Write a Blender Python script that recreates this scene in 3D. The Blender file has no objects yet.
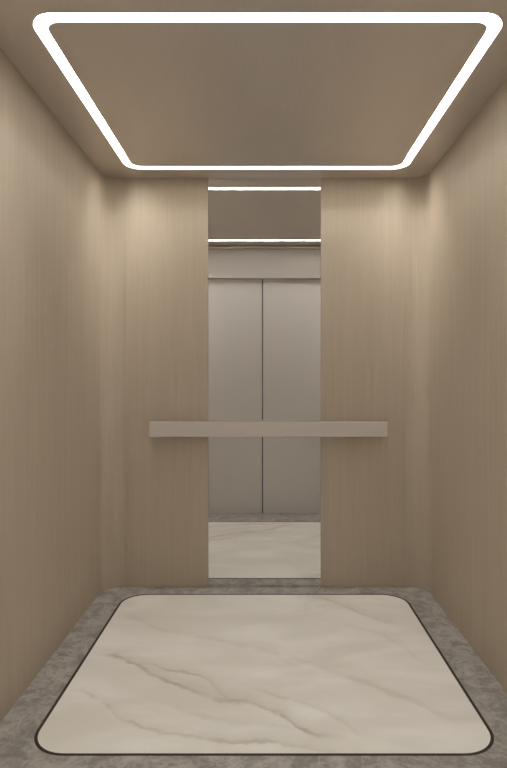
import bpy, bmesh, math
from mathutils import Vector
C = bpy.context.scene.collection
# ---------------------------------------------------------------- helpers
def link(name, bm, mat, parent=None, smooth=False):
    bmesh.ops.recalc_face_normals(bm, faces=bm.faces[:])
    me = bpy.data.meshes.new(name); bm.to_mesh(me); bm.free()
    o = bpy.data.objects.new(name, me); C.objects.link(o)
    me.materials.append(mat)
    if smooth:
        for p in me.polygons: p.use_smooth = True
        me.set_sharp_from_angle(angle=math.radians(35))
    if parent: o.parent = parent
    return o
def tag(o, label, cat, group=None):
    o['label'] = label; o['category'] = cat; o['kind'] = 'thing'
    if group: o['group'] = group
    return o
def struct(o): o['kind'] = 'structure'; return o
MID = .012               # mirror plane; the cab beyond it is added as the reflection
def reflection_of(o, name=None, label=None):
    """a copy of a thing (parts and sub-parts too) added behind the strip as its mirror image"""
    c = o.copy(); C.objects.link(c)
    if name: c.name = name
    c.location.y = 2*MID - o.location.y; c.scale.y = -1
    if label: c['label'] = label
    for ch in list(o.children):
        d = ch.copy(); C.objects.link(d); d.parent = c
        for g in list(ch.children):
            e = g.copy(); C.objects.link(e); e.parent = d
    return c
def thing(name, loc, label, cat, group=None):
    o = bpy.data.objects.new(name, None); C.objects.link(o); o.location = loc
    o.empty_display_size = .1
    return tag(o, label, cat, group)
def box(bm, x0, x1, y0, y1, z0, z1, bev=0):
    r = bmesh.ops.create_cube(bm, size=1)
    for v in r['verts']:
        v.co = Vector((x0 if v.co.x < 0 else x1, y0 if v.co.y < 0 else y1, z0 if v.co.z < 0 else z1))
    if bev:
        es = list({e for v in r['verts'] for e in v.link_edges})
        bmesh.ops.bevel(bm, geom=es, offset=bev, segments=2, profile=.5, affect='EDGES')
def rrect(x0, x1, y0, y1, r, n=14):
    pts = []
    for cx, cy, a in ((x1-r, y1-r, 0), (x0+r, y1-r, 90), (x0+r, y0+r, 180), (x1-r, y0+r, 270)):
        for i in range(n+1):
            t = math.radians(a + 90*i/n)
            pts.append((cx+r*math.cos(t), cy+r*math.sin(t)))
    return pts
def plate(loops, z0, z1):
    """flat plate bounded by loops[0], the further loops are holes"""
    bm = bmesh.new(); es = []
    for lp in loops:
        vs = [bm.verts.new((x, y, z0)) for x, y in lp]
        for i in range(len(vs)): es.append(bm.edges.new((vs[i], vs[(i+1) % len(vs)])))
    bmesh.ops.triangle_fill(bm, use_beauty=True, edges=es)
    r = bmesh.ops.extrude_face_region(bm, geom=bm.faces[:])
    for v in r['geom']:
        if isinstance(v, bmesh.types.BMVert): v.co.z = z1
    return bm
def prism(pts, z0, z1):
    bm = bmesh.new()
    a = [bm.verts.new((x, y, z0)) for x, y in pts]; b = [bm.verts.new((x, y, z1)) for x, y in pts]
    n = len(pts)
    for i in range(n): bm.faces.new((a[i], a[(i+1) % n], b[(i+1) % n], b[i]))
    bm.faces.new(a[::-1]); bm.faces.new(b)
    return bm
# ---------------------------------------------------------------- materials
def lin(c):
    return tuple(((v/255)/12.92 if v/255 <= .04045 else ((v/255+.055)/1.055)**2.4) for v in c) + (1,)
class M:
    def __init__(s, name):
        s.m = bpy.data.materials.new(name); s.m.use_nodes = True
        s.t = s.m.node_tree; s.b = s.t.nodes['Principled BSDF']
    def n(s, kind, **kw):
        nd = s.t.nodes.new(kind)
        for k, v in kw.items():
            if isinstance(k, str) and hasattr(nd, k): setattr(nd, k, v)
            else: nd.inputs[k.replace('_', ' ')].default_value = v
        return nd
    def l(s, a, b): s.t.links.new(a, b)
    def math(s, op, a, b=None, c=None, clamp=False):
        nd = s.t.nodes.new('ShaderNodeMath'); nd.operation = op; nd.use_clamp = clamp
        for i, v in enumerate((a, b, c)):
            if v is None: continue
            if isinstance(v, (int, float)): nd.inputs[i].default_value = v
            else: s.l(v, nd.inputs[i])
        return nd.outputs[0]
    def obj(s, scale=(1, 1, 1), loc=(0, 0, 0)):
        tc = s.t.nodes.new('ShaderNodeTexCoord'); mp = s.t.nodes.new('ShaderNodeMapping')
        mp.inputs['Scale'].default_value = scale; mp.inputs['Location'].default_value = loc
        s.l(tc.outputs['Object'], mp.inputs['Vector']); return mp.outputs[0]
    def noise(s, vec, scale, detail=4, rough=.55, dist=0):
        nd = s.t.nodes.new('ShaderNodeTexNoise')
        nd.inputs['Scale'].default_value = scale; nd.inputs['Detail'].default_value = detail
        nd.inputs['Roughness'].default_value = rough; nd.inputs['Distortion'].default_value = dist
        s.l(vec, nd.inputs['Vector']); return nd.outputs['Fac']
    def mix(s, fac, a, b):
        nd = s.t.nodes.new('ShaderNodeMix'); nd.data_type = 'RGBA'
        for v, i in ((fac, 0), (a, 6), (b, 7)):
            if isinstance(v, (int, float, tuple)): nd.inputs[i].default_value = v
            else: s.l(v, nd.inputs[i])
        return nd.outputs[2]
    def ramp(s, fac, lo, hi):
        nd = s.t.nodes.new('ShaderNodeMapRange'); nd.interpolation_type = 'SMOOTHSTEP'
        nd.inputs['From Min'].default_value = lo; nd.inputs['From Max'].default_value = hi
        s.l(fac, nd.inputs['Value']); return nd.outputs[0]
    def done(s, col=None, rough=.5, metal=0, spec=.5):
        b = s.b
        if col is not None:
            if isinstance(col, tuple): b.inputs['Base Color'].default_value = col
            else: s.l(col, b.inputs['Base Color'])
        b.inputs['Roughness'].default_value = rough; b.inputs['Metallic'].default_value = metal
        b.inputs['Specular IOR Level'].default_value = spec
        return s.m

def wood():
    m = M('beige_veneer')
    f1 = m.noise(m.obj((1, 1, .018)), 170, 3, .6)
    f2 = m.noise(m.obj((1, 1, .03), (3, 1, 2)), 34, 4, .55)
    f3 = m.noise(m.obj((1, 1, .12), (7, 5, 0)), 5.5, 3, .5)
    f4 = m.noise(m.obj((1, 1, .05), (2, 9, 4)), 420, 2, .5)
    g = m.math('MULTIPLY_ADD', f1, .40, m.math('MULTIPLY_ADD', f2, .34, m.math('MULTIPLY', f3, .26)))
    g = m.math('MULTIPLY_ADD', f4, .16, m.math('SUBTRACT', g, .08))
    c = m.mix(m.ramp(g, .30, .70), lin(WOOD_A), lin(WOOD_B))
    return m.done(c, .6, 0, .18)
WOOD_A = (173, 159, 140); WOOD_B = (184, 170, 151)
WOOD = wood()

def ceiling_mat():
    m = M('ceiling_satin_panel')
    f = m.noise(m.obj((1, .03, 1)), 300, 2, .5)
    f2 = m.noise(m.obj((1, .15, 1)), 3.2, 2, .5)
    g = m.math('MULTIPLY_ADD', f, .4, m.math('MULTIPLY', f2, .6))
    c = m.mix(m.ramp(g, .35, .65), lin((200, 191, 182)), lin((208, 199, 190)))
    return m.done(c, .34, .35, .5)
CEIL = ceiling_mat()

def steel(name, col, rough, horiz=False, metal=.75):
    m = M(name)
    sc = (.02, 1, 1) if horiz else (1, 1, .02)
    f = m.noise(m.obj(sc), 380, 2, .6)
    a = tuple(max(0, v-6) for v in col); b = tuple(min(255, v+6) for v in col)
    c = m.mix(f, lin(a), lin(b))
    m.l(m.math('MULTIPLY_ADD', f, .10, rough-.05), m.b.inputs['Roughness'])
    m.done(c, rough, metal)
    return m.m
DOOR = steel('brushed_steel_doors', (208, 203, 197), .5, False, .2)
RAIL = steel('satin_steel_rail', (200, 191, 182), .5, True, .3)
DARK = steel('dark_bronze', (46, 40, 36), .5, True, .3)
GAP = M('dark_joint').done(lin((40, 37, 34)), .8)

def glass():
    m = M('clear_glass'); m.t.nodes.remove(m.b)
    tr = m.t.nodes.new('ShaderNodeBsdfTransparent'); tr.inputs[0].default_value = (.98, .98, .98, 1)
    gl = m.t.nodes.new('ShaderNodeBsdfGlossy'); gl.inputs['Roughness'].default_value = 0
    fr = m.t.nodes.new('ShaderNodeFresnel'); fr.inputs[0].default_value = 1.25
    mx = m.t.nodes.new('ShaderNodeMixShader')
    m.l(fr.outputs[0], mx.inputs[0]); m.l(tr.outputs[0], mx.inputs[1]); m.l(gl.outputs[0], mx.inputs[2])
    m.l(mx.outputs[0], m.t.nodes['Material Output'].inputs['Surface'])
    return m.m
GLASS = glass()  # surface of the mirror strip, clear so the added cab shows through
WHITE = M('white_channel').done(lin((176, 175, 172)), .6)
PALE = M('landing_pale_stone').done(lin((215, 208, 196)), .4)
PLASTER = M('landing_plaster').done(lin((205, 198, 188)), .7)

def granite():
    m = M('grey_stone')
    v = m.obj()
    a = m.noise(v, 13, 8, .66, .6)
    b = m.noise(v, 60, 5, .65)
    w = m.noise(m.obj((1, 1, 1), (4, 2, 0)), 4.5, 5, .55, 1.4)
    vein = m.math('SUBTRACT', 1, m.ramp(m.math('ABSOLUTE', m.math('SUBTRACT', w, .5)), 0, .035))
    g = m.math('MULTIPLY_ADD', a, .68, m.math('MULTIPLY', b, .32))
    c = m.mix(m.ramp(g, .38, .62), lin((126, 121, 115)), lin((170, 165, 158)))
    c = m.mix(m.math('MULTIPLY', vein, .38), c, lin((190, 184, 175)))
    return m.done(c, .3, 0, .5)
GRANITE = granite()

# veins traced on the stone slab, metres on the floor: (x, y) and their strength, width
def px(x, y):
    d = 209*3.3/(y-378); return ((x-265)*d/574, d-3.3)
VEINS = [
    ([(97,655),(128,662),(154,675),(174,685),(205,696),(226,702),(260,707),(285,716),(306,732),(335,736)], .95, .017, .0),
    ([(77,690),(104,706),(128,722),(179,733),(231,742),(290,745)], .55, .013, .2),
    ([(140,664),(164,668),(190,673),(207,681),(218,692),(232,701)], .75, .014, .4),
    ([(300,596),(321,598),(345,606),(367,616),(395,622)], .50, .026, .6),
    ([(285,655),(316,666),(367,684),(410,700),(453,717)], .42, .030, .8),
    ([(120,615),(170,632),(220,640),(270,652),(300,668)], .32, .030, .9),
    ([(250,690),(280,697),(310,706),(340,720),(365,735)], .45, .020, .5),
    ([(185,737),(240,741),(300,747),(350,752)], .5, .016, .1),
    ([(330,625),(370,632),(405,648),(430,664)], .25, .030, .3),
    ([(150,700),(190,712),(240,722),(300,727)], .32, .020, .7),
]
def marble():
    m = M('cream_marble')
    v = m.obj()
    n1 = m.noise(m.obj(loc=(1, 3, 0)), 4.5, 6, .6)
    n2 = m.noise(m.obj(loc=(8, 2, 0)), 22, 4, .6)
    wob = m.math('ADD', m.math('MULTIPLY', m.math('SUBTRACT', n1, .5), .10), m.math('MULTIPLY', m.math('SUBTRACT', n2, .5), .035))
    sp = m.t.nodes.new('ShaderNodeSeparateXYZ'); m.l(v, sp.inputs[0])
    # clouds
    cl = m.noise(m.obj((.55, 1.3, 1), (2, 5, 0)), 2.6, 5, .55, .6)
    c = m.mix(m.ramp(cl, .34, .66), lin((217, 212, 201)), lin((232, 228, 219)))
    x0, x1, y0, y1 = -.8, .8, -1.5, 0.0
    u = m.math('DIVIDE', m.math('SUBTRACT', sp.outputs[0], x0), x1-x0)
    w = m.math('DIVIDE', m.math('SUBTRACT', m.math('ADD', sp.outputs[1], wob), y0), y1-y0)
    brk = m.ramp(m.noise(m.obj(loc=(3, 7, 1)), 7, 3, .6), .30, .62)
    for pts, st, wd, seed in VEINS:
        P = sorted(((p[0]-x0)/(x1-x0), (p[1]-y0)/(y1-y0)) for p in (px(*q) for q in pts))
        fc = m.t.nodes.new('ShaderNodeFloatCurve'); cu = fc.mapping.curves[0]
        while len(cu.points) > 2: cu.points.remove(cu.points[1])
        cu.points[0].location = (0, P[0][1]); cu.points[1].location = (1, P[-1][1])
        for a, b in P: cu.points.new(a, b)
        fc.mapping.use_clip = False; fc.mapping.update(); m.l(u, fc.inputs['Value'])
        d = m.math('SUBTRACT', w, fc.outputs[0])
        sharp = m.math('SUBTRACT', 1, m.ramp(m.math('ABSOLUTE', d), 0, wd*1.0))
        # soft bleed on one side of the vein
        bleed = m.math('MULTIPLY', m.math('SUBTRACT', 1, m.ramp(d, 0, wd*4.5)), m.ramp(d, -wd*.6, 0))
        ends = m.math('MULTIPLY', m.ramp(u, P[0][0]-.03, P[0][0]+.07), m.math('SUBTRACT', 1, m.ramp(u, P[-1][0]-.07, P[-1][0]+.03)))
        f = m.math('MULTIPLY', ends, m.math('ADD', m.math('MULTIPLY', m.math('MULTIPLY', sharp, brk), .62*st), m.math('MULTIPLY', bleed, .30*st)))
        c = m.mix(f, c, lin((178, 170, 152)))
    return m.done(c, .32, 0, .4)
MARBLE = marble()

def emit():
    m = M('light_diffuser'); m.done(lin((240, 240, 238)), .5)
    m.b.inputs['Emission Color'].default_value = (1, .98, .955, 1)
    m.b.inputs['Emission Strength'].default_value = 42.0
    return m.m
LIGHT = emit()

# ---------------------------------------------------------------- dimensions (metres)
# back wall face at y=0, cab opens towards -y
W, H, R = .922, 2.35, .12
FRONT = -1.70            # inner face of the wall that holds the doors
SL, SR = -.3276, .3218   # edges of the mirror strip
def arc(cx, cy, r, a0, a1, n=16):
    return [(cx+r*math.cos(math.radians(a0+(a1-a0)*i/n)), cy+r*math.sin(math.radians(a0+(a1-a0)*i/n))) for i in range(n+1)]

# ---------------------------------------------------------------- setting
wl = struct(link('wall_left', prism([(-W, FRONT)] + arc(-W+R, -R, R, 180, 90) + [(-W+R, MID), (-W-.03, MID), (-W-.03, FRONT)], 0, H), WOOD, smooth=True))
wr = struct(link('wall_right', prism([(W, FRONT)] + arc(W-R, -R, R, 0, 90) + [(W-R, MID), (W+.03, MID), (W+.03, FRONT)], 0, H), WOOD, smooth=True))
reflection_of(wl, 'reflected_wall_left'); reflection_of(wr, 'reflected_wall_right')  # added side walls of the reflected cab
for a, b in ((-W+R, SL), (SR, W-R)):
    bm = bmesh.new(); box(bm, a, b, MID+.001, 2*MID, 0, H); struct(link('wall_back', bm, WOOD))

LX0, LX1, LY0, LY1, LW, LR = -.762, .779, -1.496, -.134, .052, .095
outer = rrect(LX0, LX1, LY0, LY1, LR)
SW = .046                # the long sides of the ring are a little narrower
inner = rrect(LX0+SW, LX1-SW, LY0+LW, LY1-LW, LR-LW+.012)
REC = .055                # the diffuser sits this far up in a white channel
outer2 = rrect(LX0+.002, LX1-.002, LY0+.002, LY1-.002, LR-.002)
inner2 = rrect(LX0+SW-.002, LX1-SW+.002, LY0+LW-.002, LY1-LW+.002, LR-LW+.014)
rect = lambda x0, x1, y0, y1: [(x0, y0), (x1, y0), (x1, y1), (x0, y1)]
reflection_of(struct(link('ceiling', plate([rect(-W-.03, W+.03, FRONT, MID), outer], H, H+.08), CEIL)))  # the copy is added as the ceiling's reflection
FX0, FX1, FY0, FY1, FR, FT = -.778, .772, -1.475, -.109, .135, .011
fo = rrect(FX0, FX1, FY0, FY1, FR)
fi = rrect(FX0+FT, FX1-FT, FY0+FT, FY1-FT, FR-FT)
reflection_of(struct(link('floor', plate([rect(-W-.03, W+.03, FRONT, MID), fo], -.03, 0), GRANITE)))  # the copy is added as the reflected floor border

# front wall with the doors, modelled behind the strip as its reflection
DC, DW, DH = -.022, .60, 2.078
F = 2*MID-FRONT
bm = bmesh.new()
box(bm, -W-.03, DC-DW, F, F+.10, 0, H)
box(bm, DC+DW, W+.03, F, F+.10, 0, H)
box(bm, DC-DW, DC+DW, F, F+.10, DH, H)
struct(link('reflected_wall_front', bm, DOOR))
bm = bmesh.new(); box(bm, -W, W, F-.05, F, H-.022, H-.006, .001)
struct(link('trim_1', bm, DOOR))
bm = bmesh.new(); box(bm, DC-DW, DC+DW, F, F+.10, -.03, 0, 0)
struct(link('trim_2', bm, GRANITE))
# the landing the camera stands on: the wall round the open cab front, and its floor
bm = bmesh.new()
for s in (-1, 1): box(bm, *sorted((s*W, s*2.4)), FRONT-.14, FRONT, 0, 2.9)
box(bm, -W, W, FRONT-.14, FRONT, H, 2.9)
struct(link('wall_landing', bm, PLASTER))
bm = bmesh.new(); box(bm, -2.4, 2.4, -5.2, FRONT, -.03, 0)
struct(link('floor_landing', bm, PALE))

# ---------------------------------------------------------------- things
# elevator doors, placed beyond the strip to stand in for their reflection
for s, lab in ((-1, 'left leaf of the closed brushed steel elevator doors reflected in the mirror strip'),
               (1, 'right leaf of the closed brushed steel elevator doors reflected in the mirror strip')):
    x0, x1 = (DC-DW+.001, DC-.0055) if s < 0 else (DC+.0055, DC+DW-.001)
    t = thing('reflected_elevator_door', ((x0+x1)/2, F+.05, 0), lab, 'elevator door', 'reflected elevator door leaves')
    bm = bmesh.new(); o = t.location
    box(bm, x0-o.x, x1-o.x, -.015, .015, .004, DH-.004, .0025)
    link('door_leaf', bm, DOOR, t)
    bm = bmesh.new()
    e = (x1 if s < 0 else x0)-o.x
    box(bm, *sorted((e, e-s*.0052)), -.010, .012, .006, DH-.006)
    link('edge_seal', bm, GAP, t)

# veneer panels either side of the mirror strip
for x0, x1, lab in ((-W+R, SL, 'beige wood veneer back panel to the left of the mirror strip'),
                    (SR, W-R, 'beige wood veneer back panel to the right of the mirror strip')):
    bm = bmesh.new(); box(bm, -(x1-x0)/2, (x1-x0)/2, 0, MID, 0, H, .0012)
    o = link('wood_wall_panel', bm, WOOD); o.location = ((x0+x1)/2, 0, 0)
    tag(o, lab, 'wall panel', 'veneer panels on the back wall')

# mirror strip, made as clear glass with the reflected cab modelled behind
w2 = (SR-SL)/2
bm = bmesh.new(); box(bm, -w2, w2, -.002, .002, 0, H, 0)
o = link('mirror_strip', bm, GLASS); o.location = ((SL+SR)/2, MID, 0)
tag(o, 'tall narrow floor-to-ceiling mirror strip in the middle of the back wall', 'mirror')

# handrail
t = thing('handrail', (.0195, 0, .912), 'flat satin steel handrail bar running across the mirror strip and both back panels', 'handrail')
bm = bmesh.new(); box(bm, -.6705, .6705, -.072, -.050, -.042, .042, .002)
link('rail_bar', bm, RAIL, t)
for x in (-.50, .46):
    bm = bmesh.new(); box(bm, x-.02, x+.02, -.050, -.004, -.016, .016, .002)
    b = link('bracket', bm, RAIL, t)
    bm = bmesh.new(); box(bm, x-.032, x+.032, -.004, 0, -.028, .028, .001)
    link('mounting_plate', bm, RAIL, b)
reflection_of(t, label='thin top edge of the handrail reflected in the mirror strip')  # added rail copy imitating the mirror image of the bar

# ceiling: centre panel and light ring
cx, cy = (LX0+LX1)/2, (LY0+LY1)/2
sh = lambda pts: [(x-cx, y-cy) for x, y in pts]
o = struct(link('ceiling', plate([sh(inner)], 0, .08), CEIL)); o.location = (cx, cy, H)   # the field inside the light ring
reflection_of(o)  # added copy, the reflected centre field
t = thing('ceiling_light', (cx, cy, H), 'big bright white rounded rectangular ring of light in the ceiling overhead', 'ceiling light')
link('light_diffuser', plate([sh(outer2), sh(inner2)], REC, REC+.006), LIGHT, t)
hs = link('light_housing', plate([sh(outer), sh(inner)], REC+.006, .08), WHITE, t)
link('housing_rim', plate([sh(outer), sh(outer2)], .0, REC+.006), WHITE, hs)
link('housing_rim', plate([sh(inner2), sh(inner)], .0, REC+.006), WHITE, hs)
reflection_of(t, label='light ring reflected as two short white lines at the top of the mirror strip')  # added glowing copy, stands in for the ring's reflection

# floor inlay
t = thing('floor_inlay', (0, 0, -.02), 'large cream veined marble floor slab with rounded corners and thin dark border line', 'floor slab')
bm = plate([fi], 0, .02); link('marble_slab', bm, MARBLE, t)
bm = plate([fo, fi], 0, .0205); o = link('border_strip', bm, DARK, t); o['label'] = 'thin dark bronze border strip'
reflection_of(t, label='small piece of cream marble floor reflected at the foot of the mirror strip')  # added slab copy in place of the reflected marble

# ---------------------------------------------------------------- world, camera
w = bpy.data.worlds.new('world'); bpy.context.scene.world = w; w.use_nodes = True
w.node_tree.nodes['Background'].inputs[0].default_value = (1, .96, .91, 1)
w.node_tree.nodes['Background'].inputs[1].default_value = .64
cam = bpy.data.cameras.new('camera'); co = bpy.data.objects.new('camera', cam); C.objects.link(co)
co.location = (0, -3.3, 1.201); co.rotation_euler = (math.pi/2, 0, 0)
cam.sensor_fit = 'VERTICAL'; cam.sensor_height = 24; cam.sensor_width = 24; cam.lens = 24*574/768
cam.shift_x = -11.5/768; cam.shift_y = -6/768
cam.clip_end = 50
bpy.context.scene.camera = co
vs = bpy.context.scene.view_settings
vs.view_transform = 'Standard'; vs.look = 'None'; vs.gamma = 1; vs.exposure = 0; vs.use_curve_mapping = False
